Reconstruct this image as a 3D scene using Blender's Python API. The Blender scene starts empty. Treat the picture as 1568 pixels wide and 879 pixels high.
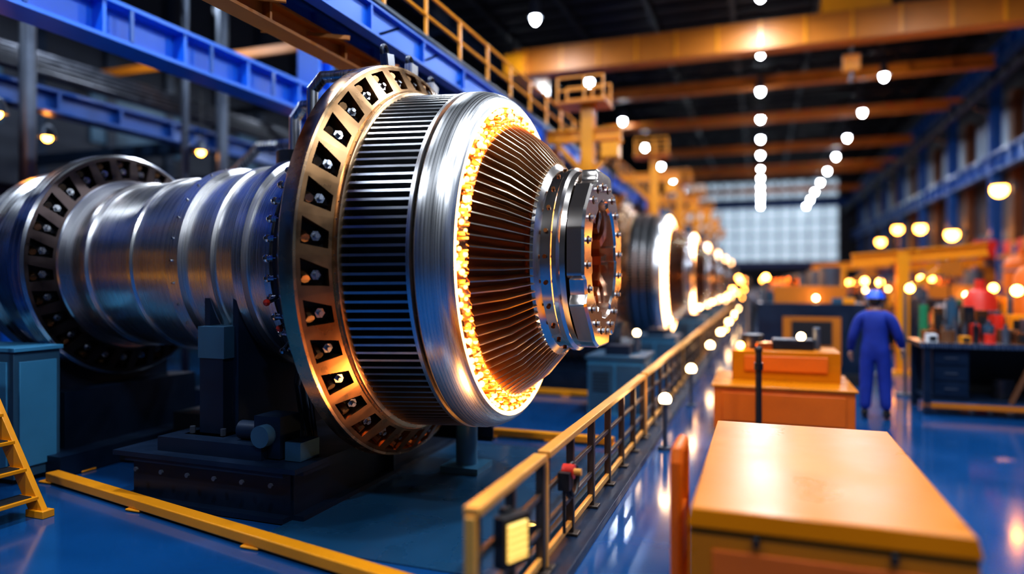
import bpy, bmesh, math, random
from mathutils import Vector, Matrix
random.seed(7)
S = bpy.context.scene
COL = S.collection
pi = math.pi
R = math.radians
try:
    S.view_settings.view_transform = 'Standard'
    S.view_settings.look = 'Medium High Contrast'
except Exception as ex:
    print('look', ex)

# ------------------------------------------------------------------ materials
def mat(name, col, metal=0.0, rough=0.5, noise=0.0, nscale=6.0, stretch=(1, 1, 1), bump=0.0,
        emit=None, estr=0.0, coat=0.0, rvar=0.0, spec=0.5):
    m = bpy.data.materials.new(name)
    m.use_nodes = True
    nt = m.node_tree
    b = nt.nodes['Principled BSDF']
    b.inputs['Base Color'].default_value = (*col, 1)
    b.inputs['Metallic'].default_value = metal
    b.inputs['Roughness'].default_value = rough
    b.inputs['Specular IOR Level'].default_value = spec
    if coat:
        b.inputs['Coat Weight'].default_value = coat
        b.inputs['Coat Roughness'].default_value = 0.12
    if emit:
        b.inputs['Emission Color'].default_value = (*emit, 1)
        b.inputs['Emission Strength'].default_value = estr
    if noise or bump or rvar:
        tc = nt.nodes.new('ShaderNodeTexCoord')
        mp = nt.nodes.new('ShaderNodeMapping')
        mp.inputs['Scale'].default_value = stretch
        nz = nt.nodes.new('ShaderNodeTexNoise')
        nz.inputs['Scale'].default_value = nscale
        nz.inputs['Detail'].default_value = 5
        nt.links.new(tc.outputs['Object'], mp.inputs['Vector'])
        nt.links.new(mp.outputs[0], nz.inputs['Vector'])
        if noise:
            cr = nt.nodes.new('ShaderNodeMix')
            cr.data_type = 'RGBA'
            cr.inputs[6].default_value = (*[c * (1 - noise) for c in col], 1)
            cr.inputs[7].default_value = (*[min(1, c * (1 + noise)) for c in col], 1)
            nt.links.new(nz.outputs[0], cr.inputs[0])
            nt.links.new(cr.outputs[2], b.inputs['Base Color'])
        if rvar:
            mr = nt.nodes.new('ShaderNodeMapRange')
            mr.inputs['From Min'].default_value = 0.3
            mr.inputs['From Max'].default_value = 0.7
            mr.inputs['To Min'].default_value = max(0.02, rough - rvar)
            mr.inputs['To Max'].default_value = rough + rvar
            nt.links.new(nz.outputs[0], mr.inputs['Value'])
            nt.links.new(mr.outputs[0], b.inputs['Roughness'])
        if bump:
            bp = nt.nodes.new('ShaderNodeBump')
            bp.inputs['Strength'].default_value = bump
            bp.inputs['Distance'].default_value = 0.01
            nt.links.new(nz.outputs[0], bp.inputs['Height'])
            nt.links.new(bp.outputs[0], b.inputs['Normal'])
    return m

M = {}
M['steel'] = mat('turned_steel', (.76, .75, .75), 1, .285, .20, 3, (38, .04, .04), .045, rvar=.08)
M['steel2'] = mat('machined_steel', (.46, .47, .50), 1, .27, .25, 4, (20, .1, .1), .06, rvar=.08)
M['chrome'] = mat('polished_steel', (.86, .77, .70), 1, .17, .08, 4, (14, .1, .1), .02)
M['fin'] = mat('fin_steel', (.50, .51, .53), 1, .28, .15, 10)
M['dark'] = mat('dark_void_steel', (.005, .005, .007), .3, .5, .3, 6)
M['darkmet'] = mat('dark_machinery', (.04, .045, .06), .8, .4, .4, 5, rvar=.1)
M['bronze'] = mat('bronze_flange', (.36, .20, .095), 1, .32, .35, 5, bump=.06, rvar=.08)
M['gold'] = mat('gold_rim', (.68, .43, .24), 1, .26, .25, 5, rvar=.08)
M['bronzed'] = mat('dark_bronze', (.12, .05, .018), 1, .38, .35, 8, rvar=.1)
M['vane'] = mat('vane_steel', (.88, .68, .50), 1, .24, .2, 9)
M['copper'] = mat('copper', (.78, .32, .12), 1, .27, .2, 8)
M['flrear'] = mat('rear_flange_steel', (.12, .09, .085), 1, .36, .35, 5, rvar=.1)
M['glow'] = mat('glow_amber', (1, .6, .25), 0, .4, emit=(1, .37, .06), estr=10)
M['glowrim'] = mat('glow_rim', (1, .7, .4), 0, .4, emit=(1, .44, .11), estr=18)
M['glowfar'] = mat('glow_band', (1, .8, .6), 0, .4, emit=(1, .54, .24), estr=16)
M['blue'] = mat('blue_paint', (.005, .075, .32), 0, .35, .2, 3, coat=.2)
M['bluebright'] = mat('bright_lit_blue', (.008, .14, .66), 0, .35, .15, 3)  # brighter blue; the lit look of the left girders put into colour
M['bluedark'] = mat('dark_blue_paint', (.005, .018, .045), .2, .4, .3, 4, rvar=.08)
M['bluegrey'] = mat('blue_grey_paint', (.035, .10, .17), .1, .4, .2, 4)
M['teal'] = mat('pale_blue_paint', (.05, .22, .38), 0, .4, .15, 4)
M['yellow'] = mat('yellow_paint', (.82, .31, .008), 0, .36, .12, 3, coat=.1)
M['orange'] = mat('orange_paint', (.66, .13, .003), 0, .42, .15, 3)
M['oranged'] = mat('orange_beam_paint', (.50, .155, .008), 0, .45, .2, 2)
M['cart'] = mat('amber_enamel', (.54, .165, .001), 0, .30, .12, 2, rvar=.05, spec=.30)
M['brassrail'] = mat('amber_handrail', (.78, .38, .08), .3, .36, .2, 6)
M['post'] = mat('rail_post_steel', (.10, .075, .06), .6, .4, .3, 6)
M['black'] = mat('black_rubber', (.010, .010, .012), 0, .5, .2, 6)
M['grey'] = mat('grey_steel', (.10, .12, .16), .6, .45, .25, 5)
M['white'] = mat('white_enamel', (.7, .72, .75), 0, .4, .1, 5)
M['red'] = mat('red_paint', (.6, .03, .015), 0, .4, .15, 5)
M['green'] = mat('green_paint', (.02, .22, .10), 0, .4, .15, 5)
M['wood'] = mat('brown_panel', (.14, .055, .02), 0, .5, .3, 5)
M['lampw'] = mat('lamp_white', (1, 1, 1), 0, .5, emit=(.86, .94, 1), estr=100)
M['lampo'] = mat('lamp_orange', (1, .7, .4), 0, .5, emit=(1, .34, .05), estr=38)
M['lampy'] = mat('lamp_warm', (1, .8, .5), 0, .5, emit=(1, .60, .26), estr=30)
M['panel'] = mat('signal_panel', (1, .8, .3), 0, .5, emit=(1, .58, .10), estr=1.2)

# ------------------------------------------------------------------ mesh builder
class MB:
    def __init__(s):
        s.v = []; s.f = []; s.m = []; s.mats = []
    def mi(s, m):
        m = M[m] if isinstance(m, str) else m
        if m not in s.mats: s.mats.append(m)
        return s.mats.index(m)
    def add(s, vs, fs, m, X=None):
        o = len(s.v); k = s.mi(m)
        for v in vs:
            v = Vector(v)
            s.v.append(X @ v if X else v)
        for f in fs:
            s.f.append([i + o for i in f]); s.m.append(k)
    def box(s, c, d, m, rot=None, X=None):
        x, y, z = d[0] / 2, d[1] / 2, d[2] / 2
        vs = [Vector((i * x, j * y, k * z)) for i in (-1, 1) for j in (-1, 1) for k in (-1, 1)]
        if rot:
            Rm = Matrix.Rotation(rot[2], 3, 'Z') @ Matrix.Rotation(rot[1], 3, 'Y') @ Matrix.Rotation(rot[0], 3, 'X')
            vs = [Rm @ v for v in vs]
        c = Vector(c)
        vs = [v + c for v in vs]
        s.add(vs, [(0, 1, 3, 2), (4, 6, 7, 5), (0, 4, 5, 1), (2, 3, 7, 6), (0, 2, 6, 4), (1, 5, 7, 3)], m, X)
    def bar(s, p0, p1, w, h, m):
        p0 = Vector(p0); p1 = Vector(p1); d = (p1 - p0); L = d.length; d.normalize()
        up = Vector((0, 0, 1)) if abs(d.z) < .95 else Vector((0, 1, 0))
        a = d.cross(up).normalized(); b = a.cross(d).normalized()
        vs = []
        for p in (p0, p1):
            for i, j in ((-1, -1), (1, -1), (1, 1), (-1, 1)):
                vs.append(p + a * i * w / 2 + b * j * h / 2)
        s.add(vs, [(0, 1, 2, 3), (7, 6, 5, 4), (0, 4, 5, 1), (1, 5, 6, 2), (2, 6, 7, 3), (3, 7, 4, 0)], m)
    def ibeam(s, p0, p1, w, h, m, t=.03):
        p0 = Vector(p0); p1 = Vector(p1)
        d = (p1 - p0).normalized()
        up = Vector((0, 0, 1)) if abs(d.z) < .95 else Vector((0, 1, 0))
        a = d.cross(up).normalized(); b = a.cross(d).normalized()
        s.bar(p0 + b * (h / 2 - t / 2), p1 + b * (h / 2 - t / 2), w, t, m)
        s.bar(p0 - b * (h / 2 - t / 2), p1 - b * (h / 2 - t / 2), w, t, m)
        s.bar(p0, p1, t, h - 2 * t, m)
        L = (p1 - p0).length
        n = int(L / 1.2)
        for i in range(1, n):
            c = p0 + (p1 - p0) * i / n
            s.bar(c - d * t / 2, c + d * t / 2, w * .9, h - 2 * t, m)
    def cyl(s, p0, p1, r, m, r1=None, n=16):
        p0 = Vector(p0); p1 = Vector(p1); d = (p1 - p0).normalized()
        r1 = r if r1 is None else r1
        up = Vector((0, 0, 1)) if abs(d.z) < .95 else Vector((0, 1, 0))
        a = d.cross(up).normalized(); b = a.cross(d).normalized()
        vs = []
        for p, q in ((p0, r), (p1, r1)):
            for i in range(n):
                t = 2 * pi * i / n
                vs.append(p + (a * math.cos(t) + b * math.sin(t)) * q)
        fs = [(i, (i + 1) % n, n + (i + 1) % n, n + i) for i in range(n)]
        fs.append(tuple(range(n - 1, -1, -1))); fs.append(tuple(range(n, 2 * n)))
        s.add(vs, fs, m)
    def lathe(s, prof, m, n=128, o=(0, 0, 0), axis='X', X=None):
        vs = []
        for x, r in prof:
            for i in range(n):
                t = 2 * pi * i / n
                c, q = r * math.cos(t), r * math.sin(t)
                vs.append((o[0] + x, o[1] + c, o[2] + q) if axis == 'X' else (o[0] + c, o[1] + q, o[2] + x))
        fs = []
        for j in range(len(prof) - 1):
            for i in range(n):
                fs.append((j * n + i, j * n + (i + 1) % n, (j + 1) * n + (i + 1) % n, (j + 1) * n + i))
        s.add(vs, fs, m, X)
    def ball(s, c, r, m, n=12, sc=(1, 1, 1)):
        k = n // 2
        pr = [(math.cos(pi * j / k), math.sin(pi * j / k)) for j in range(k + 1)]
        vs = []; c = Vector(c)
        for z, q in pr:
            q = max(q, 1e-4)
            for i in range(n):
                t = 2 * pi * i / n
                vs.append(c + Vector((q * math.cos(t) * sc[0], q * math.sin(t) * sc[1], z * sc[2])) * r)
        fs = []
        for j in range(k):
            for i in range(n):
                fs.append((j * n + i, j * n + (i + 1) % n, (j + 1) * n + (i + 1) % n, (j + 1) * n + i))
        s.add(vs, fs, m)
    def tube(s, pts, r, m, n=10):
        pts = [Vector(p) for p in pts]
        for a, b in zip(pts, pts[1:]):
            s.cyl(a, b, r, m, n=n)
        for p in pts[1:-1]:
            s.ball(p, r * 1.02, m, n)
    def torus(s, c, Rr, r, m, axis='X', n=40, k=8, arc=2 * pi):
        prof = [(r * math.cos(2 * pi * j / k), Rr + r * math.sin(2 * pi * j / k)) for j in range(k + 1)]
        s.lathe(prof, m, n, c, axis)
    def mesh(s, name, ang=32):
        me = bpy.data.meshes.new(name)
        me.from_pydata([tuple(v) for v in s.v], [], s.f)
        for m in s.mats: me.materials.append(m)
        me.polygons.foreach_set('material_index', s.m)
        me.polygons.foreach_set('use_smooth', [True] * len(s.f))
        bm = bmesh.new(); bm.from_mesh(me)
        bmesh.ops.recalc_face_normals(bm, faces=bm.faces)
        bm.to_mesh(me); bm.free()
        me.set_sharp_from_angle(angle=R(ang))
        me.update()
        return me
    def build(s, name, parent=None, loc=(0, 0, 0), rz=0, bevel=0, ang=32):
        ob = bpy.data.objects.new(name, s.mesh(name, ang))
        COL.objects.link(ob)
        ob.location = loc; ob.rotation_euler = (0, 0, rz)
        if parent: ob.parent = parent
        if bevel:
            md = ob.modifiers.new('bevel', 'BEVEL'); md.width = bevel; md.segments = 3
            md.limit_method = 'ANGLE'; md.angle_limit = R(40)
        return ob

def inst(name, me, loc, rz=0, parent=None, sc=1):
    ob = bpy.data.objects.new(name, me); COL.objects.link(ob)
    ob.location = loc; ob.rotation_euler = (0, 0, rz); ob.scale = (sc, sc, sc)
    if parent: ob.parent = parent
    return ob
def empty(name, loc=(0, 0, 0), rz=0):
    e = bpy.data.objects.new(name, None); COL.objects.link(e)
    e.location = loc; e.rotation_euler = (0, 0, rz); e.empty_display_size = .2
    return e
def light(name, kind, loc, power, col, size=.5, rot=(0, 0, 0), parent=None, spread=None):
    l = bpy.data.lights.new(name, kind); l.energy = power; l.color = col
    if kind == 'AREA':
        l.shape = 'DISK'; l.size = size
        if spread: l.spread = spread
    else: l.shadow_soft_size = size
    if kind == 'SPOT': l.spot_size = R(100); l.spot_blend = .6
    o = bpy.data.objects.new(name, l); COL.objects.link(o); o.location = loc; o.rotation_euler = rot
    if parent: o.parent = parent
    return o

# ------------------------------------------------------------------ camera
cd = bpy.data.cameras.new('camera'); cam = bpy.data.objects.new('camera', cd); COL.objects.link(cam)
cam.location = (0, 0, 1.9); cam.rotation_euler = (R(90), 0, R(20))
cd.lens = 24; cd.sensor_width = 36; cd.shift_y = -.0045
cd.clip_end = 300
cd.dof.use_dof = True; cd.dof.focus_distance = 5.6; cd.dof.aperture_fstop = .26
S.camera = cam

# ------------------------------------------------------------------ world
w = bpy.data.worlds.new('world'); S.world = w; w.use_nodes = True
w.node_tree.nodes['Background'].inputs[0].default_value = (.08, .2, .5, 1)
w.node_tree.nodes['Background'].inputs[1].default_value = .05

# ------------------------------------------------------------------ room
XL, XR, YF, YB, ZC = -17, 9.0, -9, 72, 12.5
M['floor'] = mat('blue_epoxy_floor', (.005, .068, .215), 0, .15, .35, .8, bump=.02, rvar=.07, coat=.5)
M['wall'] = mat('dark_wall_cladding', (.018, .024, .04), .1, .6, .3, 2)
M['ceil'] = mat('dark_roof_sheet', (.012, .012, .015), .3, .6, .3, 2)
b = MB(); b.box(((XL + XR) / 2, (YF + YB) / 2, -.1), (XR - XL, YB - YF, .2), 'floor'); b.build('floor')
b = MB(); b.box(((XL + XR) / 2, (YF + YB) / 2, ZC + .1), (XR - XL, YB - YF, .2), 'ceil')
y = YF + .5
while y < YB:
    b.box(((XL + XR) / 2, y, ZC - .06), (XR - XL, .12, .12), 'darkmet'); y += 1.1
for x in range(XL + 1, int(XR), 3):
    b.box((x, (YF + YB) / 2, ZC - .18), (.15, YB - YF, .2), 'darkmet')
b.build('ceiling')
def wall(name, x0, x1, y0, y1, ribs='y'):
    b = MB(); b.box(((x0 + x1) / 2, (y0 + y1) / 2, ZC / 2), (x1 - x0, y1 - y0, ZC), 'wall')
    return b
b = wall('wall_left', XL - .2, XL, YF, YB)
for i in range(40): b.box((XL + .05, YF + 1 + i * 2, ZC / 2), (.1, .3, ZC), 'bluedark')
for i in range(12):
    b.box((XL + .03, 4 + i * 5.5, 6.5), (.06, 3.2, 1.6), 'bluegrey')
b.build('wall_left')
M['pane'] = mat('clerestory_glass', (.3, .4, .5), 0, .2, .2, 1, emit=(.35, .55, .9), estr=.10)
b = wall('wall_right', XR, XR + .2, YF, YB)
for i in range(13):
    yy = YF + 3 + i * 6
    b.box((XR - .15, yy, 4.5), (.3, .5, 9), 'wood')
    b.box((XR - .05, yy + 3, 3.2), (.1, 4.2, 1.4), 'bluegrey')
    for k in range(5): b.box((XR - .12, yy + 1.2 + k * .9, 3.2), (.06, .08, 1.5), 'grey')
    b.box((XR - .04, yy + 3, 7.8), (.08, 4.6, 1.5), 'pane')
    for k in range(5): b.box((XR - .1, yy + .9 + k * 1.05, 7.8), (.06, .06, 1.5), 'grey')
b.build('wall_right')
b = wall('wall_front', XL, XR, YF - .2, YF); b.build('wall_front')
b = wall('wall_back', XL, XR, YB, YB + .2)
b.box((-1, YB - .15, 9.6), (24, .3, .7), 'blue')
b.box((-1, YB - .15, 3.6), (24, .3, .5), 'blue')
b.build('wall_back')
M['glass'] = mat('daylight_window', (.6, .75, .85), 0, .3, .1, .5, emit=(.60, .76, .92), estr=.62)
b = MB()
b.box((-1, YB - .08, 6.6), (16, .1, 5.2), 'glass'); b.box((-1, YB - .08, 11.0), (16, .1, 1.6), 'glass')
for i in range(13): b.box((-9 + i * 16 / 12, YB - .16, 7.8), (.12, .12, 8.0), 'grey')
for z in (5.2, 6.5, 7.8, 11): b.box((-1, YB - .17, z), (16, .1, .1), 'grey')
b.build('window_1')

ya, yb_ = YF + .4, YB - .6
b = MB()
b.ibeam((XR - .8, ya, 6.3), (XR - .8, yb_, 6.3), .4, .7, 'blue', .06)
b.ibeam((XR - .8, ya, 10.2), (XR - .8, yb_, 10.2), .4, .6, 'blue', .06)
b.ibeam((XR - 1.7, ya, 8.6), (XR - 1.7, yb_, 8.6), .25, .3, 'bluedark', .04)
for i in range(13):
    yy = YF + 3 + i * 6
    b.ibeam((XR - .8, yy, 0), (XR - .8, yy, 10), .35, .35, 'blue', .04)
    b.bar((XR - .8, yy, 8.2), (XR - 1.7, yy, 8.6), .12, .12, 'bluedark')
b.build('crane_runway')
b = MB()
b.ibeam((-7.5, ya, 5.05), (-7.5, yb_, 5.05), .45, .5, 'bluebright', .05)
b.ibeam((-7.5, ya, 6.95), (-7.5, yb_, 6.95), .4, .42, 'bluebright', .05)
for i in range(13):
    yy = -7.7 + i * 6
    b.ibeam((-7.5, yy, 0), (-7.5, yy, 7), .45, .42, 'bluebright' if i == 3 else 'blue', .05)
for i in range(60):
    b.box((-7.28, YF + 1 + i * 1.3, 5.05), (.03, .05, .38), 'blue')
b.ibeam((-7.9, ya, 8.9), (-7.9, yb_, 8.9), .3, .5, 'bluedark', .05)
b.build('crane_runway')
b = MB()
b.ibeam((-11.5, ya, 5.0), (-11.5, yb_, 5.0), .4, .4, 'blue', .05)
b.ibeam((-11.5, ya, 3.4), (-11.5, yb_, 3.4), .2, .2, 'bluedark', .03)
for i in range(16):
    yy = -5 + i * 4.2
    b.cyl((-11, yy, 0), (-11, yy, 8), .12, 'grey', n=14)
    b.cyl((-9.9, yy + 2.1, 0), (-9.9, yy + 2.1, 7.2), .07, 'grey', n=12)
    b.bar((-11.5, yy, 4.9), (-16.8, yy, 4.9), .2, .25, 'bluedark')
    b.bar((-11.2, yy, 7.8), (-7.9, yy + .3, 8.6), .12, .16, 'bluedark')
    b.bar((-16.5, yy + 1, 7.2), (-8.2, yy + 1, 7.2), .12, .2, 'oranged' if i % 3 == 1 else 'darkmet')
    b.bar((-16.5, yy + 2, 3.4), (-11.5, yy + 2, 3.4), .1, .14, 'oranged' if i % 2 == 1 else 'darkmet')
for i in range(5):
    b.tube([(-12 - i * .35, 2, 5.6 + i * .2), (-12 - i * .35, 40, 5.6 + i * .2)], .07, 'darkmet')
b.build('pipe_rack')

def walkway():
    b = MB(); x = -4.3; y0, y1 = 1.5, 52
    b.ibeam((x - .35, y0, 4.72), (x - .35, y1, 4.72), .16, .34, 'bluebright', .03)
    b.ibeam((x + .35, y0, 4.72), (x + .35, y1, 4.72), .16, .34, 'bluebright', .03)
    b.box((x, (y0 + y1) / 2, 4.92), (.9, y1 - y0, .04), 'bluedark')
    b.ibeam((x, y0, 4.38), (x, y1, 4.38), .22, .22, 'oranged', .03)
    n = int((y1 - y0) / 1.0)
    for s_ in (-.42, .42):
        for z in (5.2, 5.48): b.tube([(x + s_, y0, z), (x + s_, y1, z)], .022, 'yellow', 8)
        for i in range(n + 1):
            yy = y0 + (y1 - y0) * i / n
            b.bar((x + s_, yy, 4.9), (x + s_, yy, 5.5), .035, .035, 'yellow')
    for i in range(n):
        yy = y0 + i
        b.bar((x + .35, yy, 4.6), (x + .35, yy + .5, 4.85), .03, .03, 'blue')
        b.bar((x - .35, yy, 4.4), (x + .35, yy + .5, 4.4), .04, .04, 'oranged')
    for yy in (13.2, 20.5, 27.5, 34.5, 41.5, 48.5):
        for s_ in (-.38, .38):
            b.ibeam((x + s_, yy, 0), (x + s_, yy, 4.6), .2, .2, 'oranged', .03)
        b.box((x, yy, 4.2), (1.1, .3, .3), 'oranged')
    return b.build('access_walkway')
walkway()

def gantry():
    b = MB()
    b.ibeam((0, 0, 0), (0, 0, 6.6), .30, .30, 'yellow', .05)
    b.box((0, 0, .05), (.6, .6, .1), 'yellow')
    b.ibeam((-.2, .3, 0), (-.2, .3, 5.4), .16, .16, 'oranged', .03)
    b.ibeam((-1.2, 0, 5.9), (.8, 0, 5.9), .22, .30, 'yellow', .04)
    b.bar((0, 0, 4.9), (.8, 0, 5.75), .12, .12, 'yellow')
    b.bar((0, 0, 4.9), (-.8, 0, 5.75), .12, .12, 'yellow')
    b.box((.55, 0, 5.5), (.4, .4, .35), 'yellow')
    b.cyl((.55, 0, 5.35), (.55, 0, 4.4), .02, 'black', n=8)
    b.box((.55, 0, 4.3), (.16, .12, .22), 'yellow')
    b.torus((.55, 0, 4.12), .06, .018, 'grey')
    b.box((-.1, 0, 6.62), (1.2, .9, .05), 'oranged')
    for i in (-.65, 0, .45):
        for j in (-.42, .42): b.bar((i, j, 6.6), (i, j, 7.2), .035, .035, 'yellow')
    for z in (6.9, 7.2):
        for j in (-.42, .42): b.bar((-.65, j, z), (.45, j, z), .03, .03, 'yellow')
    b.box((.1, .05, 3.9), (.5, .4, .7), 'yellow'); b.box((.12, -.2, 3.4), (.3, .2, .4), 'oranged')
    b.cyl((-.3, 0, 3.6), (-.3, 0, 4.6), .13, 'oranged')
    b.cyl((.42, -.1, 3.0), (.42, -.1, 4.5), .06, 'steel2'); b.box((.4, -.1, 4.6), (.3, .3, .25), 'bluegrey'); b.cyl((-.5, .1, 4.2), (-.5, .1, 5.2), .09, 'darkmet')
    for k in range(6): b.bar((-.45, -.1, 1 + k * .45), (-.2, -.1, 1 + k * .45), .03, .03, 'yellow')
    return b.mesh('gantry_hoist')
gm = gantry()
for (x, y, rz, sc) in ((-3.1, 12.8, 0, .80), (-3.0, 20.8, .1, .86), (-2.9, 26.9, 0, .86), (-2.9, 33.5, 0, .9), (-2.9, 40, 0, .9), (-2.9, 47, 0, .9)):
    inst('gantry_hoist', gm, (x, y, 0), rz, sc=sc)

b = MB()
b.box((.5, 19.6, 8.5), (15.0, .5, .75), 'oranged'); b.box((.5, 21.4, 8.9), (15.0, .4, .5), 'oranged')
for i in range(14): b.box((-6.6 + i * 1.1, 19.33, 8.5), (.06, .04, .73), 'yellow')
for x in (-6.9, 7.4): b.box((x, 20.4, 8.4), (.6, 2.6, .6), 'yellow')
b.box((2.3, 20.4, 9.1), (1.6, 2, .6), 'yellow'); b.cyl((2.3, 20.4, 8.8), (2.3, 20.4, 7.9), .03, 'black', n=8)
b.box((2.3, 20.4, 7.8), (.4, .25, .4), 'yellow'); b.torus((2.3, 20.4, 7.45), .14, .035, 'grey', 'X')
b.build('overhead_crane')
def girder():
    b = MB()
    b.ibeam((-6.9, 0, 0), (7.5, 0, 0), .4, .40, 'oranged', .05)
    b.bar((-6.9, .5, .9), (7.5, .5, .9), .1, .1, 'darkmet')
    for i in range(14):
        b.bar((-6.9 + i, 0, .2), (-6.4 + i, .5, .9), .05, .05, 'darkmet'); b.bar((-6.4 + i, .5, .9), (-5.9 + i, 0, .2), .05, .05, 'darkmet')
    return b.mesh('roof_girder')
gm = girder()
for y in (27.5, 33.5, 41, 50, 60): inst('roof_girder', gm, (0, y, 9.45))
b = MB(); b.box((0, 0, 0), (14, .15, .15), 'oranged')
for i in range(13): b.box((-6.5 + i, -.09, 0), (.06, .04, .15), 'red')
rm = b.mesh('roof_tie_beam')
for y in (30.5, 44): inst('roof_tie_beam', rm, (.3, y, 8.9))

# ------------------------------------------------------------------ ceiling lamps
b = MB()
b.lathe([(.5, .03), (.5, .10), (.3, .12), (.12, .15), (0.04, .16), (0.04, .14), (.14, .12)], 'grey', 24, axis='Z')
b.cyl((0, 0, .5), (0, 0, 3.35), .02, 'darkmet', n=8)
b.ball((0, 0, .02), .13, 'lampw', 16, (.8, .8, 1.3))
lm = b.mesh('high_bay_lamp')
cw = (.80, .89, 1.0)
for x, ys in ((0, [22.5 + 4.5 * k for k in range(-5, 11)]), (4.0, [21.2 + 5.3 * k for k in range(-4, 10)]),
              (-5.7, [17.5 + 6.2 * k for k in range(-3, 9)]), (-12.5, [3 + 8 * k for k in range(6)])):
    for y in ys:
        o = inst('high_bay_lamp', lm, (x, y, 9.0))
        if y < 42:
            light('lamp_light', 'AREA', (0, 0, -.22), 265 if y < 12 else 170, cw, .5, parent=o)

# ------------------------------------------------------------------ gas turbine
def pocket_ring(b, x0, r0, x1, r1, N, m, mi, fr=.62, t0=.16, t1=.86, depth=.1, skew=0.0, bolts=True):
    d = Vector((x1 - x0, r1 - r0)); n = Vector((d.y, -d.x)).normalized()
    def P(a, t, h=0):
        x = x0 + d.x * t + n.x * h; r = r0 + d.y * t + n.y * h
        return Vector((x, r * math.cos(a), r * math.sin(a)))
    da = 2 * pi / N
    for i in range(N):
        a0 = i * da; aL = a0 + da * (1 - fr) / 2; aR = a0 + da * (1 + fr) / 2; a1 = a0 + da
        sk = lambda t: skew * da * (t - .5)
        As = [a0, aL, aR, a1]; Ts = [0, t0, t1, 1]
        vs = []
        for t in Ts:
            for q, a in enumerate(As):
                narrow = 0
                if q in (1, 2) and t in (t0, t1):
                    narrow = sk(t) + (.10 * da * (1 if q == 1 else -1) if t == t0 else 0)
                vs.append(P(a + narrow, t))
        fs = []
        for r_ in range(3):
            for c in range(3):
                if r_ == 1 and c == 1: continue
                k = r_ * 4 + c
                fs.append((k, k + 1, k + 5, k + 4))
        b.add(vs, fs, m)
        nv = n.x, n.y
        def sh(v, h):
            a = math.atan2(v.z, v.y); return v + Vector((-nv[0] * h, -nv[1] * h * math.cos(a), -nv[1] * h * math.sin(a)))
        q = [vs[5], vs[6], vs[10], vs[9]]; qi = [sh(v, depth) for v in q]
        b.add(q + qi, [(0, 1, 5, 4), (1, 2, 6, 5), (2, 3, 7, 6), (3, 0, 4, 7)], m)
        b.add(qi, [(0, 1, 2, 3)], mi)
        if bolts:
            am = (aL + aR) / 2 + sk(.45)
            c0 = P(am, .42, -depth); c1 = P(am, .42, -depth * .3); c2 = P(am, .42, -depth * .02)
            b.cyl(c0, c1, .040, 'steel2', n=6); b.cyl(c1, c2, .020, 'steel2', n=10)
            am2 = (aL + aR) / 2 + sk(.72)
            b.cyl(P(am2, .72, -depth), P(am2 + da * .15, .72, -depth * .2), .034, 'bronze', n=8)
            b.box(tuple(P(am, .2, -depth * .8)), (.03, .05, .05), 'darkmet')

parts = []
b = MB()
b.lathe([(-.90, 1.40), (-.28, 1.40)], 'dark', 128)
b.lathe([(-.90, 1.36), (-.90, 1.54), (-.86, 1.545), (-.845, 1.52), (-.845, 1.39)], 'gold', 160)
b.lathe([(-.325, 1.39), (-.325, 1.495), (-.295, 1.495), (-.295, 1.45)], 'steel', 160)
N = 136
for i in range(N):
    a = 2 * pi * i / N; ca, sa = math.cos(a), math.sin(a); w_ = .010
    T = Vector((0, -sa, ca)); vs = []
    for x, rr in ((-.85, 1.515), (-.32, 1.485)):
        for q in (1.40, rr):
            for s_ in (-1, 1):
                vs.append(Vector((x, q * ca, q * sa)) + T * w_ * s_ * (1 if q > 1.41 else .6))
    b.add(vs, [(0, 1, 3, 2), (4, 6, 7, 5), (0, 4, 5, 1), (2, 3, 7, 6), (0, 2, 6, 4), (1, 5, 7, 3)], 'fin')
parts.append(('finned_drum', b.mesh('finned_drum')))
b = MB()
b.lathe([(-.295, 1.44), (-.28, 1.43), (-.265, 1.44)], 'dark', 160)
b.lathe([(-.265, 1.44), (-.265, 1.485), (-.255, 1.492), (-.20, 1.490), (-.13, 1.474), (-.07, 1.448), (-.03, 1.42), (-.008, 1.39), (0, 1.375)], 'steel', 192)
b.lathe([(0, 1.375), (.008, 1.36), (0, 1.345), (-.015, 1.34)], 'glowrim', 192)
b.lathe([(-.015, 1.34), (-.05, 1.335), (-.08, 1.27), (-.06, 1.18), (.0, 1.14)], 'gold', 160)
parts.append(('nose_band', b.mesh('nose_band')))
b = MB()
b.lathe([(-.02, 1.15), (.36, .79), (.36, .5)], 'bronzed', 128)
NV = 86
for i in range(NV):
    a = 2 * pi * i / NV
    tw = .018
    vs = []
    for x, r, hgt, off in ((.0, 1.16, .055, 0.0), (.19, .985, .08, .012), (.385, .80, .05, .02)):
        for hh, o_ in ((-.01, 0), (hgt, tw)):
            for s_ in (-1, 1):
                aa = a + o_ + off + s_ * .0042
                rr = r + hh * .72; xx = x + hh * .69
                vs.append((xx, rr * math.cos(aa), rr * math.sin(aa)))
    fs = []
    for k in (0, 4):
        fs += [(k, k + 4, k + 5, k + 1), (k + 2, k + 3, k + 7, k + 6), (k, k + 2, k + 6, k + 4), (k + 1, k + 5, k + 7, k + 3)]
    fs += [(0, 1, 3, 2), (8, 10, 11, 9)]
    b.add(vs, fs, 'vane')
parts.append(('inlet_guide_vanes', b.mesh('inlet_guide_vanes')))
b = MB()
NB = 88
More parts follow.
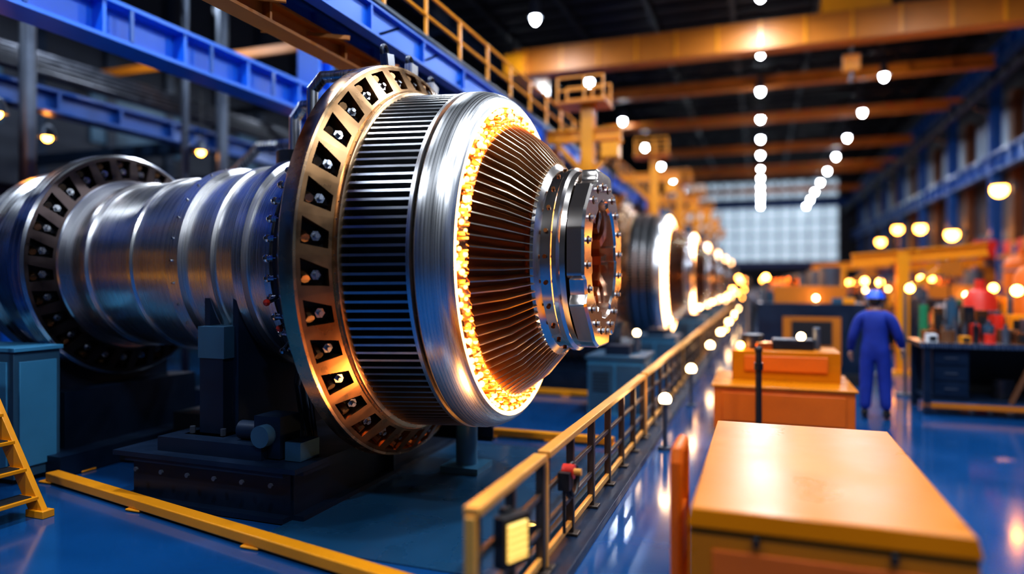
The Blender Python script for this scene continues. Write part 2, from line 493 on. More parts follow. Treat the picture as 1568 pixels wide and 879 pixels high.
for i in range(NB):
    a = 2 * pi * (i + random.uniform(-.15, .15)) / NB
    for rr, x, q, of in ((1.312, -.01, .024, 0), (1.262, .0, .025, .03), (1.205, .012, .020, -.01)):
        if random.random() < .20: continue
        ca, sa = math.cos(a + of), math.sin(a + of)
        b.ball((x + random.uniform(-.012, .014), rr * ca, rr * sa), q * random.uniform(.6, 1.2), 'glow', 8)
    if i % 2 == 0:
        ca, sa = math.cos(a + .02), math.sin(a + .02)
        b.cyl((-.06, 1.28 * ca, 1.28 * sa), (.04, 1.27 * ca, 1.27 * sa), .016, 'copper', n=6)
    ca, sa = math.cos(a + .04), math.sin(a + .04)
    b.cyl((-.04, 1.23 * ca, 1.23 * sa), (.045, 1.22 * ca, 1.22 * sa), .011, 'gold', n=6)
parts.append(('burner_beads', b.mesh('burner_beads')))
# hub
b = MB()
b.lathe([(.36, .74), (.365, .82), (.385, .835), (.41, .83), (.43, .80), (.45, .775), (.53, .77), (.545, .79), (.58, .79), (.60, .76), (.64, .75), (.64, .45)], 'chrome', 128)
def rad(a):
    d = math.degrees(a) % 360
    q = ((d + 22.5) % 45) - 22.5
    r = min(.745 / math.cos(R(abs(q))), .775)
    for c, w_ in ((28, 6), (62, 4), (118, 5), (200, 5), (330, 6), (290, 4)):
        dd = abs((d - c + 180) % 360 - 180)
        if dd < w_: r = .70
        elif dd < w_ + 4: r = .70 + (r - .70) * (dd - w_) / 4
    return r
n = 288; vs = []
for x, k in ((.655, 0), (.77, 0), (.79, .02), (.79, 1), (.77, 2), (.655, 2)):
    for i in range(n):
        a = 2 * pi * i / n
        r = rad(a) - (k if k < 1 else 0)
        if k == 1: r = .51 if (math.degrees(a) % 60) > 16 else .47
        if k == 2: r = .49 if (math.degrees(a) % 60) > 16 else .45
        vs.append((x, r * math.cos(a), r * math.sin(a)))
fs = []
for j in range(6):
    jj = (j + 1) % 6
    for i in range(n): fs.append((j * n + i, j * n + (i + 1) % n, jj * n + (i + 1) % n, jj * n + i))
b.add(vs, fs, 'chrome')
for i in range(20):
    a = 2 * pi * i / 20 + .1
    b.cyl((.78, .62 * math.cos(a), .62 * math.sin(a)), (.795, .62 * math.cos(a), .62 * math.sin(a)), .034, 'bronzed', n=14)
    b.cyl((.78, .62 * math.cos(a), .62 * math.sin(a)), (.82, .62 * math.cos(a), .62 * math.sin(a)), .020, 'steel2', n=6)
for i in range(24):
    a = 2 * pi * i / 24
    b.cyl((.49, .75 * math.cos(a), .75 * math.sin(a)), (.49, .79 * math.cos(a), .79 * math.sin(a)), .017, 'bronzed', n=8)
b.lathe([(.77, .50), (.1, .50), (.1, .0)], 'copper', 64)
for i in range(14):
    a = 2 * pi * i / 14
    X = Matrix.Rotation(a, 4, 'X')
    b.box((.60, .41, 0), (.16, .15, .08), 'copper', X=X)
    b.box((.42, .32, .04), (.2, .20, .04), 'bronze', X=X)
b.cyl((.1, 0, 0), (.46, 0, 0), .18, 'steel2', n=24); b.cyl((.46, 0, 0), (.58, 0, 0), .09, 'copper', n=16)
for i in range(6):
    a = 2 * pi * i / 6 + .4
    b.ball((.3, .25 * math.cos(a), .25 * math.sin(a)), .022, 'glow', 8)  # glowing beads added inside the hub to warm its interior
hubmesh = b.mesh('hub')
# main flange
b = MB()
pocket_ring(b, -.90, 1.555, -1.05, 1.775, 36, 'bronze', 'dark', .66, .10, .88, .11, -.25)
b.lathe([(-.90, 1.50), (-.90, 1.555)], 'gold', 160)
b.lathe([(-1.05, 1.775), (-1.06, 1.795), (-1.09, 1.80), (-1.18, 1.80), (-1.20, 1.78)], 'gold', 160)
b.lathe([(-1.20, 1.78), (-1.20, 1.2)], 'bronzed', 160)
for i in range(72):
    a = 2 * pi * i / 72
    b.cyl((-1.20, 1.70 * math.cos(a), 1.70 * math.sin(a)), (-1.25, 1.70 * math.cos(a), 1.70 * math.sin(a)), .03, 'steel2', n=6)
    b.ball((-.885, 1.535 * math.cos(a), 1.535 * math.sin(a)), .011, 'steel2', 6)
for a, s_ in ((88, 1), (74, .8), (102, .8)):
    X = Matrix.Rotation(R(a), 4, 'X')
    b.box((-1.12, 1.84, 0), (.08, .12, .12), 'steel2', X=X)
    b.lathe([(-.02 + .02 * math.cos(2 * pi * j / 6), .05 + .02 * math.sin(2 * pi * j / 6)) for j in range(7)], 'darkmet', 16,
            (-1.12, 1.93 * math.cos(R(a)), 1.93 * math.sin(R(a))))
parts.append(('main_flange', b.mesh('main_flange')))
b = MB()
prof = [(-1.20, 1.30), (-1.42, 1.28), (-1.44, 1.16), (-1.60, 1.15), (-1.62, 1.20), (-1.72, 1.20), (-1.74, 1.02), (-1.86, 1.01),
        (-1.88, 1.05), (-1.95, 1.05), (-1.97, .99), (-2.18, .985), (-2.20, 1.03), (-2.30, 1.03), (-2.32, 1.0), (-2.56, .955), (-2.58, .985),
        (-2.63, .985), (-2.65, .955), (-2.95, .93), (-2.96, .985), (-3.10, .985), (-3.11, .92), (-3.6, .90), (-3.62, .92),
        (-3.66, .92), (-3.68, .895), (-4.22, .87), (-4.24, .90), (-4.30, .90), (-4.32, .87), (-4.60, .86)]
b.lathe(prof[:7], 'darkmet', 128)
b.lathe(prof[6:], 'steel', 160)
for i in range(44):
    a = 2 * pi * i / 44; ca, sa = math.cos(a), math.sin(a)
    b.cyl((-1.60, 1.175 * ca, 1.175 * sa), (-1.80, 1.175 * ca, 1.175 * sa), .026, 'steel2', n=10)
    b.ball((-1.80, 1.175 * ca, 1.175 * sa), .036, 'chrome', 10)
    b.ball((-1.58, 1.24 * ca, 1.24 * sa), .038, 'chrome', 10)
    b.cyl((-1.30, 1.36 * ca, 1.36 * sa), (-1.50, 1.30 * ca, 1.30 * sa), .03, 'darkmet', n=8)
for i in range(30):
    a = 2 * pi * i / 30; ca, sa = math.cos(a), math.sin(a)
    b.cyl((-3.03, .97 * ca, .97 * sa), (-3.03, 1.0 * ca, 1.0 * sa), .012, 'steel2', n=6)
parts.append(('casing', b.mesh('casing')))
b = MB()
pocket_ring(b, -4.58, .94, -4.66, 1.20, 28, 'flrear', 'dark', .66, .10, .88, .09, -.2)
b.lathe([(-4.56, .86), (-4.56, .93), (-4.58, .94)], 'steel2', 128)
b.lathe([(-4.66, 1.20), (-4.68, 1.23), (-4.84, 1.23), (-4.86, 1.20), (-4.86, .9), (-4.95, .9), (-5.0, 1.0), (-5.4, 1.02), (-5.45, 1.08), (-5.6, 1.08), (-5.62, .8), (-6.1, .7), (-6.1, 0)], 'steel2', 128)
parts.append(('rear_flange', b.mesh('rear_flange')))
b = MB()
for k, (x, r) in enumerate(((-1.50, 1.40), (-1.34, 1.46))):
    pts = [(x, r * math.cos(R(t)), r * math.sin(R(t))) for t in range(100, 236, 9)]
    b.tube(pts, .022, 'darkmet', 8)
b.tube([(-1.4, -.2, 1.25), (-1.4, -.2, 1.62), (-1.5, -.3, 1.74), (-1.8, -.4, 1.72), (-1.9, -.42, 1.6), (-1.9, -.42, 1.0)], .055, 'steel2', 14)
b.tube([(-1.6, .1, 1.1), (-1.6, .1, 1.5), (-1.75, .1, 1.62), (-2.4, .1, 1.62), (-2.5, .1, 1.5), (-2.5, .1, .95)], .06, 'steel2', 14)
b.cyl((-2.0, .15, 1.2), (-2.0, .15, 1.5), .12, 'blue'); b.cyl((-2.25, .2, 1.15), (-2.25, .2, 1.42), .1, 'bluegrey')
b.cyl((-2.4, .0, 1.0), (-2.4, .0, 1.12), .2, 'darkmet', n=20)
for (x, ag, c) in ((-1.72, 196, 'red'), (-1.66, 206, 'red'), (-1.72, 216, 'steel2'), (-1.62, 224, 'white'), (-1.7, 232, 'red')):
    r = 1.27
    y_, z_ = r * math.cos(R(ag)), r * math.sin(R(ag))
    b.cyl((x, y_ * .92, z_ * .92), (x, y_ * 1.02, z_ * 1.02), .02, 'steel2', n=8); b.ball((x, y_ * 1.04, z_ * 1.04), .03, c, 8)
for i in range(7):
    x = -1.5 - i * .06; yy = -.95 + i * .05
    b.tube([(x, yy, -.75), (x, yy - .06, -1.1), (x - .05, yy + .1, -1.55), (x - .05, yy + .1, -1.66)], .02, ('darkmet', 'steel2', 'black')[i % 3], 8)
parts.append(('pipework', b.mesh('pipework')))
b = MB()
b.lathe([(-.05, 1.448), (-.04, 1.455), (0.0, 1.40), (.02, 1.37), (.02, 1.17), (0, 1.16)], 'glowfar', 96)
b.lathe([(.36, .50), (.36, 0)], 'bronzed', 48)
b.lathe([(.36, .82), (.42, .80), (.42, .5), (.50, .45), (.50, 0)], 'steel2', 64)
farglow = b.mesh('glow_band')
b = MB()
for x, r in ((-.50, 1.512), (-.68, 1.518)):
    b.lathe([(x - .02, r - .08), (x - .02, r), (x + .02, r), (x + .02, r - .08)], 'steel', 128)
farband = b.mesh('drum_bands')

ZT = 2.1
def stand():
    b = MB(); D = 'bluedark'; f = -ZT + .01
    x0, x1, y0, y1 = -3.1, -1.45, -1.3, 1.6
    for yy in (y0, y1): b.ibeam((x0, yy, f + .2), (x1, yy, f + .2), .22, .4, D, .04)
    for xx in (x0, x1, (x0 + x1) / 2): b.ibeam((xx, y0, f + .2), (xx, y1, f + .2), .22, .4, D, .04)
    b.box(((x0 + x1) / 2, (y0 + y1) / 2, f + .42), (x1 - x0 + .25, y1 - y0 + .25, .04), D)
    b.box((-2.3, -1.1, f + .50), (1.1, .4, .12), D)
    for sy in (-.92, .92):
        b.box((-2.5, sy, f + .95), (.26, .26, 1.06), 'bluedark')
        b.box((-2.5, sy * .985, f + 1.36), (.29, .30, .28), 'bluegrey')
        b.box((-2.5, sy, f + .5), (.44, .44, .12), D)
        b.bar((-2.5, sy + .1 * (1 if sy < 0 else -1), f + .5), (-2.5, sy * .6, f + 1.1), .1, .05, D)
        for q in (-.17, .17):
            for p in (-.17, .17): b.cyl((-2.5 + q, sy + p, f + .55), (-2.5 + q, sy + p, f + .62), .025, 'grey', n=6)
    for cx in (-2.66, -2.34):
        vs = []; n = 24
        for xx in (cx - .03, cx + .03):
            for i in range(n + 1):
                a = R(200 + 140 * i / n); vs.append((xx, .99 * math.cos(a), 1.0 * math.sin(a)))
            for i in range(n + 1):
                a = R(200 + 140 * i / n); vs.append((xx, .93 * math.cos(a) if i not in (0, n) else .99 * math.cos(a), f + .44))
        k = n + 1; fs = []
        for i in range(n):
            fs.append((i, i + 1, k + i + 1, k + i)); fs.append((2 * k + i, 3 * k + i, 3 * k + i + 1, 2 * k + i + 1))
            fs.append((i, 2 * k + i, 2 * k + i + 1, i + 1))
        fs.append((0, k, 3 * k, 2 * k)); fs.append((n, 2 * k + n, 3 * k + n, k + n))
        b.add(vs, fs, 'bluedark')
    b.box((-1.75, -1.1, f + .62), (.26, .26, .34), 'bluedark'); b.cyl((-1.75, -1.32, f + .64), (-1.75, -1.22, f + .64), .09, 'bluegrey')
    b.cyl((-2.1, -1.12, f + .64), (-1.9, -1.12, f + .64), .08, 'bluedark'); b.box((-1.5, -1.1, f + .52), (.15, .25, .15), 'bluegrey')
    for i in range(6):
        b.cyl((-2.95 + i * .28, -1.42, f + .3), (-2.95 + i * .28, -1.44, f + .3), .02, 'grey', n=6)
    b.box((-4.75, 0, f + .1), (.9, 2.2, .2), D); b.box((-4.75, 0, f + .45), (.35, 1.7, .65), D)
    b.box((-4.95, 0, f + .8), (.15, 1.4, .7), 'bluedark')
    b.box((-4.0, -.3, f + .08), (1.2, .3, .12), 'darkmet'); b.box((-3.9, .5, f + .2), (.8, .5, .4), 'darkmet')
    b.cyl((-.75, .55, f), (-.75, .55, f + .65), .11, 'teal', n=20); b.box((-.75, .55, f + .03), (.4, .4, .06), 'teal')
    b.box((-.75, .45, f + .69), (.3, .5, .08), 'bluedark')
    b.ibeam((-1.4, .9, f + .3), (-.6, .9, f + .3), .1, .16, 'bluedark', .02)
    return b.mesh('support_stand')
sm = stand()
def turbine(loc, far=False):
    e = empty('gas_turbine', loc)
    for nme, me in parts:
        inst(nme, me, (0, 0, 0), parent=e)
    if far:
        inst('glow_band', farglow, (0, 0, 0), parent=e); inst('drum_bands', farband, (0, 0, 0), parent=e)
    else: inst('hub', hubmesh, (0, 0, 0), parent=e)
    inst('support_stand', sm, (0, 0, 0), parent=e)
    return e
T1 = turbine((-2.05, 5.8, ZT))
for y in (17.4, 24.2, 30.4, 38, 46, 55): turbine((-2.08, y, ZT), True)

def fill_uplight(loc, target, power, blend=.7, size=95):  # fixture and warm spot added to brighten the lower flange
    d = Vector(target) - Vector(loc)
    q = d.to_track_quat('-Z', 'Y').to_euler()
    e = empty('added_fill_uplight', loc)
    b = MB(); b.box((0, 0, -.05), (.18, .18, .04), 'black')
    b.lathe([(-.03, .0), (-.03, .06), (.05, .075), (.05, .065), (.03, .06)], 'grey', 20, axis='Z'); b.lathe([(.035, .062), (.035, 0)], 'panel', 20, axis='Z')
    b.build('housing', parent=e)
    l = light('added_fill_spot', 'SPOT', (0, 0, .09), power, (1, .42, .12), .06, q, parent=e)
    l.data.spot_size = R(size); l.data.spot_blend = blend
fill_uplight((-1.60, 4.75, .08), (-2.9, 5.3, 1.4), 75)

M['plinth'] = mat('blue_grey_plinth', (.010, .065, .14), 0, .28, .3, 1.2, rvar=.1)
b = MB(); b.box((-2.5, 5.75, .005), (2.0, 3.4, .01), 'plinth'); b.build('machine_plinth')
def kerb(p0, p1):
    b = MB(); p0 = Vector(p0); p1 = Vector(p1)
    b.bar(p0 + Vector((0, 0, .06)), p1 + Vector((0, 0, .06)), .12, .08, 'yellow')
    d = p1 - p0; n = max(2, int(d.length / 1.2))
    for i in range(n + 1):
        c = p0 + d * i / n
        b.box((c.x, c.y, .012), (.16, .16, .02), 'yellow')
    return b.build('floor_kerb', bevel=.01)
kerb((-6.35, 4.62, 0), (-1.95, 3.68, 0))
kerb((-3.1, 7.85, 0), (-1.6, 7.85, 0))
kerb((-4.5, 11.1, 0), (-1.6, 11.0, 0))
kerb((-6.42, 5.0, 0), (-6.5, 7.2, 0))

# ------------------------------------------------------------------ railing
def railing():
    b = MB(); x = -1.3; H = .80
    b.box((x, 21, .035), (.32, 36.5, .07), 'bluedark')
    b.box((x - .12, 21, .09), (.05, 36.5, .05), 'bluegrey')
    secs = [(3.0, 4.10), (4.17, 8.05), (8.2, 12.2), (12.35, 16.4), (16.6, 21), (21.2, 26), (26.2, 32), (32.2, 39)]
    for (a, c) in secs:
        L = c - a; n = max(2, round(L / .62))
        if a == 3.0: n = 2
        b.bar((x, a, H), (x, c, H), .085, .045, 'brassrail')
        for z in (.56, .34): b.bar((x, a, z), (x, c, z), .03, .035, 'post')
        b.bar((x, a, .15), (x, c, .15), .035, .05, 'brassrail')
        for i in range(n + 1):
            yy = a + L * i / n
            b.bar((x, yy, .05), (x, yy, H - .02), .055, .045, 'brassrail' if i in (0,) else 'post')
            b.box((x, yy, .08), (.13, .1, .02), 'post')
            if i < n and i % 2 == 0:
                b.bar((x, yy + .1, .2), (x, yy + .1, H - .05), .02, .02, 'post')
    return b.build('safety_railing', bevel=.005)
railing()
b = MB(); b.box((0, 0, 0), (.07, .20, .26), 'black'); b.box((.04, 0, 0), (.012, .14, .19), 'panel')
for k in range(5): b.box((.048, 0, -.07 + k * .035), (.006, .14, .006), 'black')
b.box((-.05, 0, 0), (.05, .05, .3), 'black')
b.build('signal_light', loc=(-1.20, 3.30, .58), rz=R(-25), bevel=.006)
b = MB(); b.torus((-1.24, 4.62, .52), .115, .013, 'black'); b.torus((-1.22, 4.62, .52), .10, .013, 'black')
b.cyl((-1.28, 4.55, .60), (-1.20, 4.55, .60), .05, 'red', n=16); b.box((-1.25, 4.5, .55), (.08, .1, .12), 'black')
b.cyl((-1.25, 4.47, .5), (-1.25, 4.47, .2), .012, 'black', n=8)
b.cyl((-1.20, 4.55, .60), (-1.15, 4.55, .60), .025, 'brassrail', n=12)
b.build('hose_reel')
b = MB(); b.cyl((0, 0, 0), (0, 0, .5), .025, 'grey', n=10); b.cyl((0, 0, 0), (0, 0, .03), .08, 'grey'); b.ball((0, 0, .57), .07, 'lampy', 12)
b.lathe([(.5, .02), (.52, .06), (.54, .05)], 'grey', 16, axis='Z')
bl = b.mesh('bollard_lamp')
for (x, y) in ((-1.02, 7.9), (-1.0, 10.8), (-1.0, 15), (-1.0, 19), (-1.0, 24), (-1, 30), (-1, 36)):
    inst('bollard_lamp', bl, (x, y, 0.0))

# ------------------------------------------------------------------ left cabinet and ladder
b = MB(); b.box((-7.1, 4.62, .65), (1.1, .45, 1.2), 'bluegrey'); b.box((-7.1, 4.62, 1.265), (1.16, .48, .04), 'teal')
b.box((-7.1, 4.39, .65), (.94, .02, 1.0), 'teal'); b.box((-7.1, 4.62, .03), (1.0, .4, .06), 'black')
b.box((-6.72, 4.375, .7), (.03, .03, .16), 'grey')
for k in range(5): b.box((-7.2, 4.375, 1.0 - k * .04), (.4, .01, .012), 'black')
b.box((-6.54, 4.62, .65), (.02, .36, 1.0), 'teal')
b.build('control_cabinet', bevel=.015)
b = MB()
A = Vector((-5.5, 0, 0)); Bp = Vector((-6.5, 0, 1.55))
for yy in (3.3, 3.9):
    b.bar((A.x, yy, .02), (Bp.x, yy, Bp.z), .05, .14, 'yellow')
    b.box((-5.5, yy, .03), (.2, .1, .06), 'yellow')
    b.bar((-6.9, yy, 0), (-6.9, yy, 1.55), .07, .07, 'yellow')
    b.bar((-7.5, yy, 0), (-7.5, yy, 2.4), .05, .05, 'yellow'); b.bar((-6.5, yy, 1.5), (-6.5, yy, 2.4), .05, .05, 'yellow')
    b.bar((-7.5, yy, 2.4), (-6.5, yy, 2.4), .05, .05, 'yellow')
for k in range(7):
    t = (k + .7) / 7.2; p = A.lerp(Bp, t)
    b.box((p.x, 3.6, p.z), (.2, .58, .03), 'yellow'); b.box((p.x, 3.6, p.z + .018), (.15, .5, .01), 'black')
b.box((-7.0, 3.6, 1.55), (1.1, .66, .06), 'yellow')
b.build('access_steps', bevel=.006)

# ------------------------------------------------------------------ machinery beyond the turbines
def process_unit(seed, c1='bluedark', c2='grey'):
    rnd = random.Random(seed); b = MB()
    b.box((0, 0, .15), (3.4, 2.0, .3), c1); b.box((0, .1, 1.15), (3.0, 1.6, 1.7), c1)
    for i in range(3): b.box((-1 + i, -.72, 1.2), (.85, .04, 1.3), 'bluegrey' if i != 1 else c1)
    for i in range(3): b.box((-1.3 + i, -.76, 1.2), (.03, .04, .2), 'grey')
    for i in range(4):
        x = -1.2 + i * .8; h = rnd.uniform(.5, 1.3)
        b.cyl((x, .1, 2.0), (x, .1, 2.0 + h), .24, c2, n=24)
        b.lathe([(2.0 + h, .27), (2.05 + h, .27), (2.14 + h, .2), (2.2 + h, .06), (2.3 + h, .05)], c2, 24, (x, .1, 0), 'Z')
        for k in range(5): b.lathe([(2.1 + k * h / 6, .24), (2.1 + k * h / 6 + .01, .29), (2.13 + k * h / 6, .29), (2.14 + k * h / 6, .24)], c2, 24, (x, .1, 0), 'Z')
        b.tube([(x, -.1, 2.2), (x, -.5, 2.2), (x, -.6, 2.1), (x, -.6, 1.0)], .05, 'grey', 10)
    b.tube([(-1.6, .5, 2.3), (1.6, .5, 2.3), (1.75, .5, 2.2), (1.75, .5, 0.2)], .09, 'grey', 12)
    b.tube([(-1.6, -.4, 2.8), (-1.2, -.4, 3.1), (1.2, -.4, 3.1), (1.4, -.4, 2.9), (1.4, -.4, 2.0)], .06, 'steel2', 12)
    b.ball((1.5, -.85, 1.6), .06, 'lampy', 10)
    return b.mesh('process_unit')
pm = [process_unit(1, 'bluedark', 'steel2'), process_unit(5, 'bluegrey', 'darkmet')]
inst('process_unit', pm[0], (-5.55, 8.85, 0), 0, sc=1.27)
for i, (x, y, rz) in enumerate(((-9.4, 12.4, 0), (-6.1, 13.8, 0), (-9.3, 16.5, 0), (-9.3, 20.5, 0), (-14, 8, 1.57), (-14, 16, 1.57), (-14, 24, 0), (-9.3, 26, 0))):
    inst('process_unit', pm[i % 2], (x, y, 0), rz)
def drive_cab():
    b = MB()
    b.box((0, 0, .4), (.8, .9, .8), 'teal'); b.box((0, 0, .82), (.86, .96, .05), 'bluegrey')
    for i in range(2): b.box((-.2 + i * .4, -.46, .4), (.36, .02, .64), 'bluegrey')
    for k in range(6): b.box((-.2, -.475, .6 - k * .05), (.24, .01, .015), 'black')
    b.box((.41, 0, .4), (.02, .7, .64), 'bluegrey'); b.box((.0, -.1, .91), (.35, .35, .14), 'bluedark')
    b.cyl((.2, .2, .84), (.2, .2, 1.1), .05, 'grey'); b.ball((.2, .2, 1.14), .05, 'lampy', 10)
    return b.mesh('drive_cabinet')
dm = drive_cab()
for (x, y) in ((-1.95, 10.1), (-1.95, 14.0), (-1.95, 21.4), (-1.95, 27.3), (-1.95, 34)):
    inst('drive_cabinet', dm, (x, y, 0))
b = MB()
b.box((-3.0, 11.75, .2), (2.2, .9, .4), 'bluedark')
b.cyl((-3.9, 11.75, .85), (-2.2, 11.75, .85), .38, 'darkmet', n=28)
for k in range(12): b.lathe([(-3.8 + k * .13, .38), (-3.79 + k * .13, .43), (-3.76 + k * .13, .43), (-3.75 + k * .13, .38)], 'bluedark', 28, (0, 11.75, .85))
b.box((-3.0, 11.75, 1.28), (.5, .4, .2), 'bluegrey'); b.box((-3.0, 11.75, .45), (1.4, .5, .2), 'bluedark')
b.cyl((-2.2, 11.75, .85), (-1.95, 11.75, .85), .1, 'steel2')
b.build('electric_motor')
b = MB()
for i in range(3):
    b.lathe([(0, .0), (0, .3), (2.9, .3), (3.1, .2), (3.15, .06), (3.3, .06), (3.3, 0)], 'bluebright', 28, (-9.0 - i * .75, 7.0 + i * .1, .01), 'Z')
    for z in (.7, 2.2): b.torus((-9.0 - i * .75, 7.0 + i * .1, z), .31, .02, 'grey', 'Z')
b.box((-9.75, 7.5, 1.4), (2.2, .04, .06), 'grey')
b.build('gas_cylinder_rack')
b = MB(); b.cyl((0, 0, .2), (0, 0, 1.3), .015, 'black', n=8); b.lathe([(.25, .03), (.2, .1), (0, .16), (.0, .14)], 'grey', 20, axis='Z'); b.ball((0, 0, .0), .08, 'lampo', 12)
hm = b.mesh('pendant_lamp')
for (x, y, z) in ((-11.3, 11.5, 4.7), (-10.2, 6.6, 4.3), (-10.5, 6.3, 4.9), (-10.4, 13.5, 4.4), (-8.6, 15.2, 4.4), (-12.5, 9.0, 4.6)):
    inst('pendant_lamp', hm, (x, y, z))

# ------------------------------------------------------------------ amber cart
b = MB()
def taper(b, x0, x1, y0, y1, z0, z1, ins, m):
    vs = [(x0, y0, z0), (x1, y0, z0), (x1, y1, z0), (x0, y1, z0), (x0 + ins, y0 + ins, z1), (x1 - ins, y0 + ins, z1), (x1 - ins, y1 - ins, z1), (x0 + ins, y1 - ins, z1)]
    b.add(vs, [(0, 3, 2, 1), (4, 5, 6, 7), (0, 1, 5, 4), (1, 2, 6, 5), (2, 3, 7, 6), (3, 0, 4, 7)], m)
taper(b, -.34, .90, 3.42, 5.70, .71, .80, .02, 'cart')
b.box((.28, 4.56, .41), (1.22, 2.24, .58), 'cart')
b.box((.28, 4.56, .705), (1.18, 2.2, .02), 'black')
b.box((.28, 3.437, .40), (1.0, .015, .42), 'orange')
for x in (-.02, .56): b.box((x, 3.425, .67), (.03, .03, .05), 'black')
b.box((.28, 4.56, .10), (1.0, 2.0, .08), 'black')
for x in (-.15, .7):
    for y in (3.75, 5.35): b.cyl((x - .03, y, .075), (x + .03, y, .075), .075, 'black', n=20)
b.build('tool_cart', bevel=.025)
b = MB()
for yy in (3.9, 4.25):
    b.tube([(-.44, yy, .0), (-.44, yy, .90)], .035, 'orange', 14)
b.tube([(-.44, 3.9, .88), (-.44, 3.93, .95), (-.44, 4.22, .95), (-.44, 4.25, .88)], .035, 'orange', 14)
b.box((-.44, 4.07, .45), (.05, .34, .3), 'orange'); b.box((-.44, 4.07, .012), (.12, .5, .024), 'orange')
b.build('barrier_post')
b = MB()
b.box((.25, 9.6, .34), (1.6, 1.4, .52), 'orange'); b.box((.3, 9.85, .80), (1.3, .8, .42), 'cart')
b.box((.25, 9.6, .06), (1.4, 1.2, .08), 'black'); b.box((.25, 8.89, .36), (1.4, .02, .36), 'orange')
b.box((.25, 9.6, .61), (1.66, 1.46, .03), 'cart')
for x in (-.3, .8):
    for y in (9.1, 10.1): b.cyl((x - .03, y, .07), (x + .03, y, .07), .07, 'black')
b.box((.3, 9.43, .85), (1.0, .02, .2), 'orange')
b.cyl((-.1, 9.8, 1.01), (-.1, 9.8, 1.2), .14, 'darkmet'); b.box((.4, 9.8, 1.08), (.5, .3, .14), 'darkmet'); b.cyl((.7, 9.9, 1.0), (.7, 9.9, 1.3), .05, 'grey')
b.ball((.5, 9.7, 1.19), .05, 'lampy', 10); b.ball((-.25, 9.6, 1.06), .05, 'lampo', 10); b.box((.05, 9.7, 1.06), (.2, .2, .1), 'copper')
b.build('parts_cart', bevel=.02)
b = MB(); b.cyl((-.02, 8.3, 0), (-.02, 8.3, 1.12), .035, 'black', n=14); b.cyl((-.02, 8.3, 0), (-.02, 8.3, .03), .16, 'black', n=20); b.ball((-.02, 8.3, 1.13), .045, 'black'); b.cyl((-.02, 8.3, .9), (-.02, 8.3, .98), .05, 'darkmet')
b.build('stanchion_post')

# ------------------------------------------------------------------ workbenches / machines
def bench(seed, L=3.2):
    rnd = random.Random(seed); b = MB()
    b.box((L / 2, 0, 1.0), (L, 1.0, .07), 'steel2')
    for x in (.1, L / 2, L - .1):
        for y in (-.42, .42): b.box((x, y, .49), (.09, .09, .96), 'bluedark')
    b.box((L / 2, .4, .5), (L - .2, .04, .8), 'black')
    b.box((L / 2, 0, .22), (L - .2, .8, .04), 'bluedark'); b.box((L / 2, -.44, .14), (L - .1, .05, .07), 'oranged')
    b.box((.40, 0, .6), (.45, .8, .7), 'bluedark')
    for k in range(3): b.box((.40, -.41, .38 + k * .22), (.4, .02, .18), 'bluedark'); b.box((.40, -.43, .38 + k * .22), (.16, .02, .02), 'grey')
    for k in range(4):
        x = L * .35 + k * L * .15; b.cyl((x, -.1, .24), (x, -.1, .24 + rnd.uniform(.2, .5)), .14, rnd.choice(['oranged', 'darkmet', 'wood', 'bluegrey']))
        b.bar((x, -.4, .2), (x + .25, -.4, .8), .06, .06, 'wood')
    cols = ['red', 'wood', 'darkmet', 'orange', 'bluegrey', 'green', 'grey', 'darkmet', 'yellow', 'copper', 'wood', 'white']
    for row in (-.30, 0, .28):
        x = .12
        while x < L - .15:
            w_ = rnd.uniform(.08, .24); h = rnd.uniform(.06, .30) + (.3 if row > .1 else .05 if row == 0 else 0); c = rnd.choice(cols); y = row
            if rnd.random() < .5:
                b.box((x + w_ / 2, y, 1.035 + h / 2), (w_, .2, h), c); b.box((x + w_ / 2, y - .11, 1.035 + h / 2), (w_ * .7, .02, h * .6), 'black')
            else:
                b.cyl((x + w_ / 2, y, 1.035), (x + w_ / 2, y, 1.035 + h), w_ / 2.4, c, n=18); b.cyl((x + w_ / 2, y, 1.035 + h), (x + w_ / 2, y, 1.1 + h), w_ / 5, 'grey')
            x += w_ + .04
    b.ball((L * .42, .1, 1.78), .08, 'lampo', 10); b.tube([(L * .42, .45, 1.03), (L * .42, .45, 1.8), (L * .42, .1, 1.86)], .02, 'grey', 8)
    return b.mesh('workbench')
bms = [bench(3), bench(8), bench(12)]
for i, (x, y, rz) in enumerate(((2.15, 11.7, 0), (3.3, 17.0, 0), (2.6, 21.6, 0), (3.5, 27.5, 0), (2.6, 33.7, 0), (3.2, 38.5, 0))):
    inst('workbench', bms[i % 3], (x, y, 0), rz)
b = bench(21, 1.9)
inst('workbench', b, (5.5, 12.1, 0))

